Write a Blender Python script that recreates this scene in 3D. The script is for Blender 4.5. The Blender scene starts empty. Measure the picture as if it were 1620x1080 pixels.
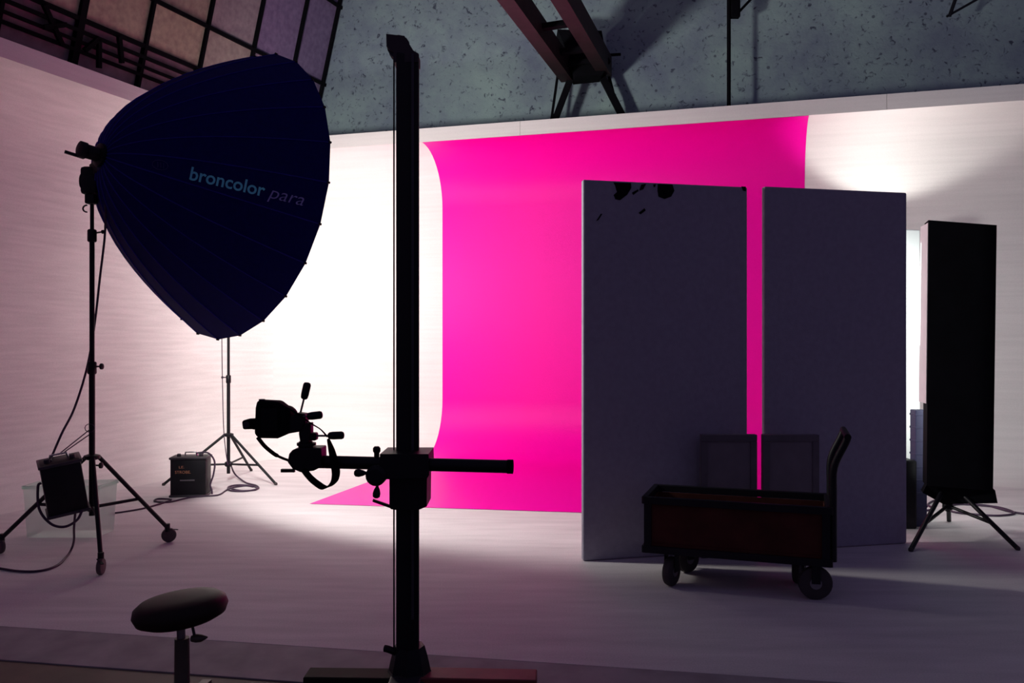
import bpy, bmesh, math, random
from mathutils import Vector, Matrix, Euler
random.seed(7)
S = bpy.context.scene
COL = S.collection
PI = math.pi
V = Vector

# ------------------------------------------------------------------ camera
F = 1320.0            # focal length in pixels of the 1620 px wide frame
HCAM = 1.55
cam = bpy.data.cameras.new('camera'); cam.sensor_width = 36.0; cam.lens = 36.0 * F / 1620.0
cam.clip_end = 200
cam_o = bpy.data.objects.new('camera', cam); COL.objects.link(cam_o)
cam_o.location = (0, 0, HCAM); cam_o.rotation_euler = (PI / 2, 0, 0)
S.camera = cam_o

# ------------------------------------------------------------------ world, exposure
W = bpy.data.worlds.new('world'); S.world = W; W.use_nodes = True
WB = W.node_tree.nodes['Background']
WB.inputs['Color'].default_value = (0.58, 0.47, 1.0, 1); WB.inputs['Strength'].default_value = 0.09
S.view_settings.view_transform = 'Standard'; S.view_settings.look = 'None'
S.view_settings.exposure = 0.0; S.view_settings.gamma = 1.0; S.view_settings.use_curve_mapping = False

PARA_POWER, PARA_COL = 520, (1.0, 0.97, 0.93)
BACK_POWER, BACK_COL = 190, (1.0, 0.93, 0.88)
STRIP_POWER, STRIP_COL = 15, (0.93, 1.0, 0.96)
LEFT_FILL_POWER = 22
KICK_POWER, KICK_COL = 42, (1.0, 1.0, 0.94)

def at(px, py, Y):
    return V(((px - 810) / F * Y, Y, HCAM - (py - 540) / F * Y))

# ------------------------------------------------------------------ materials
MATS = {}
def mat(name, col, rough=0.6, metal=0.0, var=0.12, scale=8.0, bump=0.0, bscale=60.0, emit=None, estr=0.0, spec=0.5):
    if name in MATS: return MATS[name]
    m = bpy.data.materials.new(name); m.use_nodes = True; MATS[name] = m
    nt = m.node_tree; b = nt.nodes['Principled BSDF']
    b.inputs['Roughness'].default_value = rough; b.inputs['Metallic'].default_value = metal
    b.inputs['Specular IOR Level'].default_value = spec
    tc = nt.nodes.new('ShaderNodeTexCoord')
    n = nt.nodes.new('ShaderNodeTexNoise'); n.inputs['Scale'].default_value = scale; n.inputs['Detail'].default_value = 5
    nt.links.new(tc.outputs['Object'], n.inputs['Vector'])
    r = nt.nodes.new('ShaderNodeValToRGB')
    r.color_ramp.elements[0].position = 0.3; r.color_ramp.elements[1].position = 0.7
    r.color_ramp.elements[0].color = tuple(c * (1 - var) for c in col) + (1,)
    r.color_ramp.elements[1].color = tuple(min(1, c * (1 + var)) for c in col) + (1,)
    nt.links.new(n.outputs['Fac'], r.inputs['Fac']); nt.links.new(r.outputs['Color'], b.inputs['Base Color'])
    if bump:
        n2 = nt.nodes.new('ShaderNodeTexNoise'); n2.inputs['Scale'].default_value = bscale; n2.inputs['Detail'].default_value = 4
        nt.links.new(tc.outputs['Object'], n2.inputs['Vector'])
        bp = nt.nodes.new('ShaderNodeBump'); bp.inputs['Strength'].default_value = bump; bp.inputs['Distance'].default_value = 0.01
        nt.links.new(n2.outputs['Fac'], bp.inputs['Height']); nt.links.new(bp.outputs['Normal'], b.inputs['Normal'])
    if emit:
        b.inputs['Emission Color'].default_value = (*emit, 1); b.inputs['Emission Strength'].default_value = estr
    return m

def streak_mat(name, col, var, rotz, rough=0.7, speck=0.0, sx=0.35, sz=26.0):
    """painted surface with faint roller streaks running along the wall direction rotz"""
    m = bpy.data.materials.new(name); m.use_nodes = True; MATS[name] = m
    nt = m.node_tree; b = nt.nodes['Principled BSDF']; b.inputs['Roughness'].default_value = rough
    b.inputs['Specular IOR Level'].default_value = 0.25
    tc = nt.nodes.new('ShaderNodeTexCoord'); mp = nt.nodes.new('ShaderNodeMapping')
    mp.inputs['Rotation'].default_value = (0, 0, rotz); mp.inputs['Scale'].default_value = (sx, sx * 6, sz)
    nt.links.new(tc.outputs['Object'], mp.inputs['Vector'])
    n = nt.nodes.new('ShaderNodeTexNoise'); n.inputs['Scale'].default_value = 1.0; n.inputs['Detail'].default_value = 4
    nt.links.new(mp.outputs['Vector'], n.inputs['Vector'])
    n3 = nt.nodes.new('ShaderNodeTexNoise'); n3.inputs['Scale'].default_value = 110.0; n3.inputs['Detail'].default_value = 2
    nt.links.new(tc.outputs['Object'], n3.inputs['Vector'])
    mx = nt.nodes.new('ShaderNodeMath'); mx.operation = 'MULTIPLY_ADD'; mx.inputs[1].default_value = 0.45
    nt.links.new(n3.outputs['Fac'], mx.inputs[0])
    m2 = nt.nodes.new('ShaderNodeMath'); m2.operation = 'MULTIPLY'; m2.inputs[1].default_value = 0.55
    nt.links.new(n.outputs['Fac'], m2.inputs[0]); nt.links.new(m2.outputs[0], mx.inputs[2])
    r = nt.nodes.new('ShaderNodeValToRGB'); r.color_ramp.elements[0].position = 0.36; r.color_ramp.elements[1].position = 0.64
    r.color_ramp.elements[0].color = tuple(c * (1 - var) for c in col) + (1,)
    r.color_ramp.elements[1].color = tuple(min(1, c * (1 + var)) for c in col) + (1,)
    nt.links.new(mx.outputs[0], r.inputs['Fac']); nt.links.new(r.outputs['Color'], b.inputs['Base Color'])
    return m

ANG_BACK = math.atan2(-0.2714, 0.9625)
ANG_LEFT = math.atan2(0.9317, 0.3633)
M_cyc_b = streak_mat('cyc_paint', (0.80, 0.77, 0.75), 0.05, -ANG_BACK)
M_cyc_l = streak_mat('cyc_paint_left', (0.80, 0.77, 0.75), 0.09, -ANG_LEFT)
M_floor = streak_mat('cyc_floor_paint', (0.70, 0.66, 0.66), 0.12, 0.6, sx=1.5, sz=1.0)
M_ramp = mat('worn_floor_paint', (0.36, 0.32, 0.33), 0.7, var=0.2, scale=5)
M_dark_floor = mat('old_floor', (0.13, 0.09, 0.06), 0.6, var=0.3, scale=3)
M_pink = mat('magenta_paint', (0.98, 0.001, 0.41), 0.38, var=0.03, scale=90, bump=0.25, bscale=160, spec=0.12)
M_black = mat('black_metal', (0.006, 0.006, 0.009), 0.5, var=0.2, spec=0.3)
M_blackm = mat('black_matt', (0.004, 0.004, 0.006), 0.85, var=0.2, spec=0.08)
M_dark = mat('dark_steel', (0.035, 0.03, 0.04), 0.5, var=0.25)
M_chrome = mat('chrome', (0.75, 0.75, 0.78), 0.2, metal=1.0, var=0.03)
M_grey = mat('grey_metal', (0.25, 0.24, 0.25), 0.4, metal=0.6)
M_rubber = mat('rubber', (0.05, 0.04, 0.04), 0.8)
M_cable = mat('cable', (0.045, 0.02, 0.05), 0.6)
M_navy = mat('navy_fabric', (0.003, 0.003, 0.11), 0.75, var=0.15, scale=30, spec=0.15)
M_seam = mat('seam_tape', (0.02, 0.014, 0.30), 0.7, spec=0.2)
M_silver = mat('silver_lining', (0.72, 0.72, 0.74), 0.5, var=0.03)
M_print = mat('teal_print', (0.2, 0.85, 1.0), 0.7, var=0.05)
M_print2 = mat('dim_print', (0.36, 0.32, 0.72), 0.7, var=0.05)
M_print3 = mat('faint_print', (0.07, 0.05, 0.22), 0.7, var=0.05)

# rough cast concrete end wall
def concrete():
    m = bpy.data.materials.new('pitted_concrete'); m.use_nodes = True
    nt = m.node_tree; b = nt.nodes['Principled BSDF']; b.inputs['Roughness'].default_value = 0.9
    b.inputs['Specular IOR Level'].default_value = 0.1
    tc = nt.nodes.new('ShaderNodeTexCoord')
    n = nt.nodes.new('ShaderNodeTexNoise'); n.inputs['Scale'].default_value = 1.1; n.inputs['Detail'].default_value = 8; n.inputs['Roughness'].default_value = 0.65
    nt.links.new(tc.outputs['Object'], n.inputs['Vector'])
    r = nt.nodes.new('ShaderNodeValToRGB'); r.color_ramp.elements[0].position = 0.32; r.color_ramp.elements[1].position = 0.68
    r.color_ramp.elements[0].color = (0.20, 0.24, 0.31, 1); r.color_ramp.elements[1].color = (0.34, 0.46, 0.44, 1)
    nt.links.new(n.outputs['Fac'], r.inputs['Fac'])
    # pits : small dark flecks
    n2 = nt.nodes.new('ShaderNodeTexNoise'); n2.inputs['Scale'].default_value = 15; n2.inputs['Detail'].default_value = 7; n2.inputs['Roughness'].default_value = 0.62
    n2.inputs['Distortion'].default_value = 0.7
    nt.links.new(tc.outputs['Object'], n2.inputs['Vector'])
    r2 = nt.nodes.new('ShaderNodeValToRGB'); r2.color_ramp.elements[0].position = 0.325; r2.color_ramp.elements[1].position = 0.425
    r2.color_ramp.elements[0].color = (0.25, 0.22, 0.3, 1); r2.color_ramp.elements[1].color = (1, 1, 1, 1)
    nt.links.new(n2.outputs['Fac'], r2.inputs['Fac'])
    vo = nt.nodes.new('ShaderNodeTexVoronoi'); vo.inputs['Scale'].default_value = 3.4
    nt.links.new(tc.outputs['Object'], vo.inputs['Vector'])
    r3 = nt.nodes.new('ShaderNodeValToRGB'); r3.color_ramp.elements[0].position = 0.05; r3.color_ramp.elements[1].position = 0.085
    r3.color_ramp.elements[0].color = (0.25, 0.22, 0.3, 1); r3.color_ramp.elements[1].color = (1, 1, 1, 1)
    nt.links.new(vo.outputs['Distance'], r3.inputs['Fac'])
    x1 = nt.nodes.new('ShaderNodeMix'); x1.data_type = 'RGBA'; x1.blend_type = 'MULTIPLY'; x1.inputs['Factor'].default_value = 1
    nt.links.new(r.outputs['Color'], x1.inputs[6]); nt.links.new(r2.outputs['Color'], x1.inputs[7])
    x2 = nt.nodes.new('ShaderNodeMix'); x2.data_type = 'RGBA'; x2.blend_type = 'MULTIPLY'; x2.inputs['Factor'].default_value = 0.8
    nt.links.new(x1.outputs[2], x2.inputs[6]); nt.links.new(r3.outputs['Color'], x2.inputs[7])
    nt.links.new(x2.outputs[2], b.inputs['Base Color'])
    bp = nt.nodes.new('ShaderNodeBump'); bp.inputs['Strength'].default_value = 0.5; bp.inputs['Distance'].default_value = 0.02
    nt.links.new(n2.outputs['Fac'], bp.inputs['Height']); nt.links.new(bp.outputs['Normal'], b.inputs['Normal'])
    return m
M_conc = concrete()

# ------------------------------------------------------------------ mesh helpers
class MB:
    def __init__(self): self.v = []; self.f = []; self.mi = []
    def add(self, vs, fs, mi=0):
        o = len(self.v); self.v += [V(p) for p in vs]
        for f in fs: self.f.append([i + o for i in f]); self.mi.append(mi)
        return self
    def box(self, c, s, M=None, bev=0.0):
        bm = bmesh.new(); bmesh.ops.create_cube(bm, size=1.0)
        for v in bm.verts: v.co = V((v.co.x * s[0], v.co.y * s[1], v.co.z * s[2]))
        if bev: bmesh.ops.bevel(bm, geom=list(bm.edges), offset=bev, segments=2, affect='EDGES', profile=0.5)
        bm.verts.index_update()
        vs = []
        for v in bm.verts:
            p = (M @ v.co) if M else v.co
            vs.append(p + V(c))
        self.add(vs, [[v.index for v in f.verts] for f in bm.faces]); bm.free(); return self
    def tube(self, pts, r, n=10, cap=True, closed=False):
        pts = [V(p) for p in pts]; N = len(pts)
        rs = r if isinstance(r, (list, tuple)) else [r] * N
        prev = None; rings = []
        for i, p in enumerate(pts):
            if closed: t = pts[(i + 1) % N] - pts[i - 1]
            elif i == 0: t = pts[1] - p
            elif i == N - 1: t = p - pts[-2]
            else: t = (pts[i + 1] - p).normalized() + (p - pts[i - 1]).normalized()
            if t.length < 1e-9: t = V((0, 0, 1))
            t.normalize()
            if prev is None:
                a = V((0, 0, 1)) if abs(t.z) < 0.9 else V((1, 0, 0))
                x = t.cross(a).normalized()
            else:
                x = prev - t * prev.dot(t)
                x = x.normalized() if x.length > 1e-6 else t.orthogonal().normalized()
            prev = x; y = t.cross(x)
            rings.append([p + (x * math.cos(2 * PI * k / n) + y * math.sin(2 * PI * k / n)) * rs[i] for k in range(n)])
        vs = [q for rg in rings for q in rg]; fs = []
        for i in range(N if closed else N - 1):
            j = (i + 1) % N
            for k in range(n): fs.append([i * n + k, i * n + (k + 1) % n, j * n + (k + 1) % n, j * n + k])
        if cap and not closed: fs += [list(range(n))[::-1], [(N - 1) * n + k for k in range(n)]]
        return self.add(vs, fs)
    def bar(self, a, b, w, h, up=(0, 0, 1)):
        """rectangular bar from a to b, w sideways and h along up"""
        a, b = V(a), V(b); t = (b - a).normalized(); u = V(up); u = (u - t * u.dot(t))
        if u.length < 1e-6: u = t.orthogonal()
        u.normalize(); s = t.cross(u)
        vs = [p + s * (i * w / 2) + u * (j * h / 2) for p in (a, b) for i, j in ((-1, -1), (1, -1), (1, 1), (-1, 1))]
        return self.add(vs, [[3, 2, 1, 0], [4, 5, 6, 7], [0, 1, 5, 4], [1, 2, 6, 5], [2, 3, 7, 6], [3, 0, 4, 7]])
    def lathe(self, prof, c=(0, 0, 0), M=None, n=24, caps=True):
        vs = []; fs = []
        for r, z in prof:
            for k in range(n):
                p = V((r * math.cos(2 * PI * k / n), r * math.sin(2 * PI * k / n), z))
                vs.append((M @ p if M else p) + V(c))
        for i in range(len(prof) - 1):
            for k in range(n): fs.append([i * n + k, i * n + (k + 1) % n, (i + 1) * n + (k + 1) % n, (i + 1) * n + k])
        if caps:
            fs += [list(range(n))[::-1], [(len(prof) - 1) * n + k for k in range(n)]]
        return self.add(vs, fs)
    def prism(self, poly, a, b):
        """poly: points (3D); extruded by vector b-a"""
        d = V(b) - V(a); n = len(poly); vs = [V(p) + V(a) for p in poly] + [V(p) + V(a) + d for p in poly]
        return self.add(vs, [list(range(n))[::-1], list(range(n, 2 * n))] + [[i, (i + 1) % n, n + (i + 1) % n, n + i] for i in range(n)])
    def build(self, name, m, parent=None, smooth=None, origin=None):
        me = bpy.data.meshes.new(name)
        off = V(origin) if origin is not None else V((0, 0, 0))
        me.from_pydata([tuple(p - off) for p in self.v], [], self.f); me.update()
        for x in (m if isinstance(m, (list, tuple)) else [m]): me.materials.append(x)
        if isinstance(m, (list, tuple)): me.polygons.foreach_set('material_index', self.mi)
        bm = bmesh.new(); bm.from_mesh(me); bmesh.ops.recalc_face_normals(bm, faces=bm.faces)
        if smooth is not None:
            for f in bm.faces: f.smooth = True
            for e in bm.edges:
                if len(e.link_faces) == 2 and e.calc_face_angle(0) > math.radians(smooth): e.smooth = False
        bm.to_mesh(me); bm.free()
        o = bpy.data.objects.new(name, me); COL.objects.link(o); o.location = off
        if parent: attach(o, parent)
        return o

def attach(o, parent):
    o.parent = parent; o.matrix_parent_inverse = world_mat(parent).inverted()
def world_mat(o):
    m = o.matrix_basis
    return (world_mat(o.parent) @ o.matrix_parent_inverse @ m) if o.parent else m
def tag(o, label=None, cat=None, group=None, kind=None):
    if label: o['label'] = label
    if cat: o['category'] = cat
    if group: o['group'] = group
    if kind: o['kind'] = kind
    return o
def thing(name, loc, label, cat, group=None):
    o = bpy.data.objects.new(name, None); o.empty_display_size = 0.1; COL.objects.link(o); o.location = loc
    return tag(o, label, cat, group)
def rot_to(d):
    return V((0, 0, 1)).rotation_difference(V(d).normalized()).to_matrix()
def smooth_path(pts, k=6):
    """Catmull-Rom"""
    P = [V(p) for p in pts]; P = [P[0]] + P + [P[-1]]; out = []
    for i in range(1, len(P) - 2):
        for j in range(k):
            t = j / k; a, b, c, d = P[i - 1], P[i], P[i + 1], P[i + 2]
            out.append(0.5 * ((2 * b) + (c - a) * t + (2 * a - 5 * b + 4 * c - d) * t * t + (3 * b - a - 3 * c + d) * t ** 3))
    out.append(P[-2]); return out

# ================================================================== STRUCTURE: cyclorama
RB, RT = 0.76, 0.74           # bottom and top cove radius
ZT = 4.11                     # underside of the lip
ZL = 4.285                    # top of the lip
dL = V((0.3633, 0.9317, 0)); nL = V((0.9317, -0.3633, 0)); pL = V((-4.73, 9.20, 0))
dB = V((0.9625, -0.2714, 0)); nB = V((-0.2714, -0.9625, 0)); pB = V((-0.952, 11.43, 0))
def isect(p, d, q, e):
    den = d.x * e.y - d.y * e.x; t = ((q.x - p.x) * e.y - (q.y - p.y) * e.x) / den
    return p + d * t
corner = isect(pL, dL, pB, dB)
RC = 1.35
theta = math.acos((-dL).dot(dB)); tl = RC / math.tan(theta / 2)
tA = corner - dL * tl; tB = corner + dB * tl; cc = tA + nL * RC
left_path = [(tA - dL * s, nL) for s in (11.5, 9, 7, 5, 4, 3, 2, 1, 0.5)]
arc = []
a0 = math.atan2(-nL.y, -nL.x); a1 = math.atan2(-nB.y, -nB.x)
NA = 18
for i in range(NA + 1):
    a = a0 + (a1 - a0) * i / NA
    d = V((math.cos(a), math.sin(a), 0)); arc.append((cc + d * RC, -d))
L_back = 12.6
back_path = [(tB + dB * s, nB) for s in [0.7 * k for k in range(1, 18)] + [L_back]]
path = left_path + arc + back_path

prof = [(RB - RB * math.sin(PI / 2 * i / 12), RB - RB * math.cos(PI / 2 * i / 12)) for i in range(13)]
prof += [(0, z) for z in (1.4, 2.0, 2.7)]
prof += [(RT - RT * math.cos(PI / 2 * i / 12), ZT - RT + RT * math.sin(PI / 2 * i / 12)) for i in range(13)]
def sweep(name, path, prof, m, smooth=40, lift=0.0):
    mb = MB(); n = len(prof); vs = []
    for p, nn in path:
        for d, z in prof: vs.append(p + nn * d + V((0, 0, z)))
    fs = [[i * n + k, (i + 1) * n + k, (i + 1) * n + k + 1, i * n + k + 1] for i in range(len(path) - 1) for k in range(n - 1)]
    mb.add(vs, fs); return mb.build(name, m, None, smooth)
cl = sweep('wall_left', left_path + arc[:NA // 2 + 1], prof, M_cyc_l)
tag(cl, 'white painted infinity cove wall along the left of the studio', kind='structure')
cb = sweep('wall_back', arc[NA // 2:] + back_path, prof, M_cyc_b)
tag(cb, 'white painted infinity cove wall behind the magenta backdrop', kind='structure')
# backs of the two walls (the cove is a shell with a rear face)
rear = [(-0.12, 0.0), (-0.12, ZT - 0.01)]
# lip fascia, in boards
def fascia(name, pth, label, seglen):
    root = None
    pr = [(RT, ZT), (RT, ZL), (-0.14, ZL), (-0.14, ZT)]
    cur = [pth[0]]; acc = 0; segs = []
    for a, b in zip(pth, pth[1:]):
        cur.append(b); acc += (b[0] - a[0]).length
        if acc >= seglen: segs.append(cur); cur = [b]; acc = 0
    if len(cur) > 1: segs.append(cur)
    root = thing(name, pth[0][0], label, None); root['kind'] = 'structure'
    for sg in segs:
        mb = MB(); vs = []
        q = list(sg)
        d0 = (q[1][0] - q[0][0]).normalized() * 0.002; d1 = (q[-1][0] - q[-2][0]).normalized() * 0.002
        q[0] = (q[0][0] + d0, q[0][1]); q[-1] = (q[-1][0] - d1, q[-1][1])
        for p, nn in q:
            for d, z in pr: vs.append(p + nn * d + V((0, 0, z)))
        fs = [[i * 4 + k, (i + 1) * 4 + k, (i + 1) * 4 + (k + 1) % 4, i * 4 + (k + 1) % 4] for i in range(len(q) - 1) for k in range(4)]
        fs += [[0, 1, 2, 3], [(len(q) - 1) * 4 + k for k in (3, 2, 1, 0)]]
        mb.add(vs, fs).build('lip_board', M_cyc_b, root, 40)
    return root
fascia('trim_1', left_path + arc[:NA // 2 + 1], 'white lip board on top of the left cove wall', 3.0)
fascia('trim_2', arc[NA // 2:] + back_path, 'white lip board on top of the back cove wall', 3.6)

# floors
def front_y(x): return 4.06 - 0.175 * (x - 0.0)          # front edge line of the painted floor
inner = [p + nn * RB for p, nn in path]
xr = inner[-1].x; xl = inner[0].x
fl = MB()
poly = [V((p.x, p.y, 0)) for p in inner if p.y > front_y(p.x) + 0.02]
poly += [V((xr, front_y(xr), 0)), V((poly[0].x - 0.4, front_y(poly[0].x - 0.4), 0))]
fl.prism([V((p.x, p.y, -0.03)) for p in poly], (0, 0, 0), (0, 0, 0.03))
tag(fl.build('floor', M_floor), 'white painted cove floor with scuffed paint', kind='structure')
def strip(name, off0, off1, z0, z1, m, label):
    mb = MB(); X0, X1 = -8.0, xr
    vs = [V((X0, front_y(X0) - off0, z0)), V((X1, front_y(X1) - off0, z0)), V((X1, front_y(X1) - off1, z1)), V((X0, front_y(X0) - off1, z1))]
    lo = [V((p.x, p.y, -0.06)) for p in vs]
    mb.add(vs + lo, [[0, 1, 2, 3], [7, 6, 5, 4], [0, 4, 5, 1], [1, 5, 6, 2], [2, 6, 7, 3], [3, 7, 4, 0]])
    tag(mb.build(name, m), label, kind='structure')
strip('trim_3', 0.0, 0.37, -0.001, -0.024, M_ramp, 'worn grey sloping edge of the painted floor')
gf = MB(); gf.box((0, 4, -0.085), (22, 24, 0.11)); tag(gf.build('ground_floor', M_dark_floor), 'dark old studio floor in front of the cove', kind='structure')

# ================================================================== end wall of the building and the leaning window wall
PE = pB - nB * 0.35                                 # just behind the cove wall
ew = MB(); a = PE - dB * 9; b = PE + dB * 13
ew.prism([a, b, b - nB * 0.3, a - nB * 0.3], (0, 0, 0), (0, 0, 10.5))
tag(ew.build('wall_end', M_conc), 'pitted grey-green concrete end wall above the cove', kind='structure')

A0 = V((-2.869, 12.40, 4.8275)); UU = V((0.228, -0.065, 1.0)); VV = -dL; NN = VV.cross(UU).normalized()
if NN.x < 0: NN = -NN                               # into the room
def wp(s, v, out=0.0): return A0 + VV * s + UU * v + NN * out
def pane_mat():
    m = bpy.data.materials.new('blacked_out_pane'); m.use_nodes = True
    nt = m.node_tree; b = nt.nodes['Principled BSDF']; b.inputs['Roughness'].default_value = 0.7; b.inputs['Specular IOR Level'].default_value = 0.1
    oi = nt.nodes.new('ShaderNodeObjectInfo'); tc = nt.nodes.new('ShaderNodeTexCoord')
    n = nt.nodes.new('ShaderNodeTexNoise'); n.inputs['Scale'].default_value = 14; n.inputs['Detail'].default_value = 6
    nt.links.new(tc.outputs['Object'], n.inputs['Vector'])
    mx = nt.nodes.new('ShaderNodeMix'); mx.data_type = 'RGBA'; mx.blend_type = 'MULTIPLY'; mx.inputs['Factor'].default_value = 1
    r = nt.nodes.new('ShaderNodeValToRGB'); r.color_ramp.elements[0].position = 0.3; r.color_ramp.elements[1].position = 0.7
    r.color_ramp.elements[0].color = (0.7, 0.66, 0.72, 1); r.color_ramp.elements[1].color = (1, 1, 1, 1)
    nt.links.new(n.outputs['Fac'], r.inputs['Fac'])
    nt.links.new(oi.outputs['Color'], mx.inputs[6]); nt.links.new(r.outputs['Color'], mx.inputs[7])
    nt.links.new(mx.outputs[2], b.inputs['Base Color'])
    return m
M_pane = pane_mat()
win = thing('window_1', wp(5, 0), 'leaning steel framed studio window with blanked out panes above the left wall', None); win['kind'] = 'structure'
DS = 0.841; rows = [0.0, 0.504, 1.615, 2.73]
warm_leak, plum = V((0.52, 0.46, 0.33)), V((0.27, 0.20, 0.34))
for c in range(11):
    for r in range(3):
        s0, s1, v0, v1 = c * DS + 0.012, (c + 1) * DS - 0.012, rows[r] + 0.012, rows[r + 1] - 0.012
        mb = MB(); q = [wp(s0, v0), wp(s1, v0), wp(s1, v1), wp(s0, v1)]
        mb.prism(q, (0, 0, 0), NN * 0.006)
        o = mb.build('pane', M_pane, win)
        k = max(0.0, min(1.0, (c - 0.6 - 0.5 * r) / 2.0)); cc_ = plum.lerp(warm_leak, k) * random.uniform(0.92, 1.08)  # plum to yellowish tint paints leaked interior light into the pane colours
        o.color = (*cc_, 1)
for c in range(12):
    w = 0.075 if c == 5 else 0.04
    lo = -0.62 if c in (4, 5, 6, 8, 10) else 0.0
    sc0 = max(c * DS, 0.13)
    MB().bar(wp(sc0, lo, 0.02), wp(sc0, 2.75, 0.02), w, 0.06, NN).build('mullion', M_blackm, win)
for v in rows:
    MB().bar(wp(0, v, 0.02), wp(11 * DS, v, 0.02), 0.045, 0.05, NN).build('transom', M_blackm, win)
# masonry under the window and outside shell
lw = MB(); q = [wp(-0.3, 0, -0.01), wp(11 * DS, 0, -0.01), wp(11 * DS, -0.62, -0.01), wp(-0.3, -0.62, -0.01)]
lw.prism(q, (0, 0, 0), -NN * 0.12)
tag(lw.build('wall_left_upper', mat('mauve_plaster', (0.26, 0.18, 0.22), 0.85, var=0.2)), 'dark mauve plaster wall under the leaning window', kind='structure')
# lattice girder along the foot of the window
gir = thing('lattice_girder', wp(4.4, -0.32, 0.2), 'black steel lattice girder running along the foot of the leaning window', 'girder')
for v, w in ((-0.114, 0.035), (-0.214, 0.03), (-0.304, 0.035)):
    MB().bar(wp(1.2, v, 0.03), wp(9.4, v, 0.03), w, 0.05, NN).build('chord', M_blackm, gir)
for s0, v0, s1, v1 in ((4.9, -0.02, 4.62, -0.33), (4.62, -0.12, 4.86, -0.23), (3.95, -0.02, 3.85, -0.28), (4.2, -0.12, 4.13, -0.42), (2.75, -0.02, 2.6, -0.3), (2.55, -0.1, 2.75, -0.2), (5.9, -0.02, 5.6, -0.33), (4.35, -0.3, 4.2, -0.12)):
    MB().bar(wp(s0 * 0.95, v0 * 0.95, 0.06), wp(s1 * 0.95, v1 * 0.95, 0.06), 0.045, 0.04, NN).build('diagonal', M_blackm, gir)

# ================================================================== overhead rail with A-frame on the lip
def lipY(px):
    k = (px - 810) / F; return 10.39 / (1 + 0.282 * k)
rail = thing('overhead_rail', at(930, 184, 10.35), 'dark steel double rail ending in an A-frame that stands on the back wall lip', 'rail')
YE = 10.85
eL, eR = at(896, 112, YE), at(957, 104, YE)
cL, cR = at(815, 0, 8.4), at(889, -12, 8.4)
dirL = (cL - eL); dirR = (cR - eR)
M_rail = mat('rail_paint', (0.022, 0.012, 0.014), 0.6, var=0.3, spec=0.2)
for e, d in ((eL, dirL), (eR, dirR)):
    MB().bar(e - d * 0.02, e + d * 1.6, 0.16, 0.26).build('rail_beam', M_rail, rail)
for t in (0.10, 0.30, 0.66, 1.1):
    MB().bar(eL + dirL * t, eR + dirR * t, 0.10, 0.06).build('cross_tie', M_blackm, rail)
MB().prism([at(880, 60, YE), at(948, 62, YE), at(952, 84, YE), at(892, 88, YE)], (0, -0.30, 0), (0, -0.04, 0)).build('gusset_box', M_blackm, rail)
MB().prism([at(893, 93, YE), at(955, 90, YE), at(963, 106, YE), at(950, 126, YE), at(908, 130, YE), at(896, 112, YE)], (0, -0.22, 0), (0, 0.10, 0)).build('gusset_box', M_blackm, rail)
MB().bar(at(905, 118, YE), at(872, 206, YE + 0.05), 0.085, 0.07, (0, 1, 0)).build('leg', M_blackm, rail)
MB().bar(at(950, 116, YE), at(994, 202, YE - 0.02), 0.085, 0.07, (0, 1, 0)).build('leg', M_blackm, rail)
MB().bar(at(885, 100, YE + 0.12), at(870, 206, YE + 0.1), 0.035, 0.035, (0, 1, 0)).build('brace', M_blackm, rail)
MB().bar(at(946, 55, YE + 0.12), at(984, 200, YE + 0.05), 0.035, 0.035, (0, 1, 0)).build('brace', M_blackm, rail)
MB().bar(at(945, 88, YE + 0.1), at(982, 86, YE + 0.1), 0.03, 0.03, (0, 1, 0)).build('stub_pin', M_blackm, rail)
# hanging pipes
YP = 10.32
pp = thing('hanging_pipe', at(1153, 190, YP), 'thin black vertical pipe rising from the back wall lip', 'pipe')
MB().tube([V((at(1153, 190, YP).x, YP, ZL)), at(1153, -160, YP)], 0.024, 10).build('pipe', M_blackm, pp, 40)
MB().box(at(1163, 4, YP), (0.11, 0.09, 0.38), None, 0.01).build('bracket', M_blackm, pp)
MB().bar(at(1168, 20, YP), at(1200, -14, YP), 0.03, 0.03).build('stay', M_blackm, pp)
p2 = thing('wall_bracket', at(1500, 28, 9.7), 'short dark rod bracket on the concrete wall at top right', 'bracket')
e0 = at(1502, 26, 9.75); 
MB().tube([e0, at(1516, -14, 9.7)], 0.022, 8).build('rod', M_black, p2, 40)
MB().tube([e0 + V((-0.03, 0, 0.0)), e0 + V((0.5, 0.02, 0.3))], 0.014, 8).build('arm', M_black, p2, 40)

# ================================================================== magenta backdrop on wall and floor
s0 = (V((-0.952, 11.43, 0)) - tB).dot(dB); s1 = s0 + 4.69
def floor_front(x): return 7.96 - 0.16 * (x + 1.93)
mb = MB(); cols = 26; EPS = 0.004
prof_p = []
vs = []
nfl = 10
for i in range(cols + 1):
    s = s0 + (s1 - s0) * i / cols; p = tB + dB * s
    # floor strip from the front edge to the cove tangent
    # follow -nB direction from the front edge
    q0 = p + nB * RB
    # distance to front line y = floor_front(x)
    t = (q0.y - floor_front(q0.x)) / (-(nB.y) + 0.16 * -nB.x * -1) if False else None
    lo, hi = 0.0, 8.0
    for _ in range(40):
        m_ = (lo + hi) / 2; z = q0 + nB * m_
        if z.y > floor_front(z.x): lo = m_
        else: hi = m_
    col = [q0 + nB * (lo * (1 - j / nfl)) + V((0, 0, EPS)) for j in range(nfl)]
    for d, z in prof:
        # push towards the room along the local surface normal
        if z <= RB: nd = V((RB - d, RB - z)) / RB
        elif z >= ZT - RT: nd = V((RT - d, (ZT - RT) - z)) / RT
        else: nd = V((1, 0))
        nd.normalize()
        col.append(p + nB * (d + nd.x * EPS) + V((0, 0, z + nd.y * EPS)))
    vs += col
n = len(col)
fs = [[i * n + k, (i + 1) * n + k, (i + 1) * n + k + 1, i * n + k + 1] for i in range(cols) for k in range(n - 1)]
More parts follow.
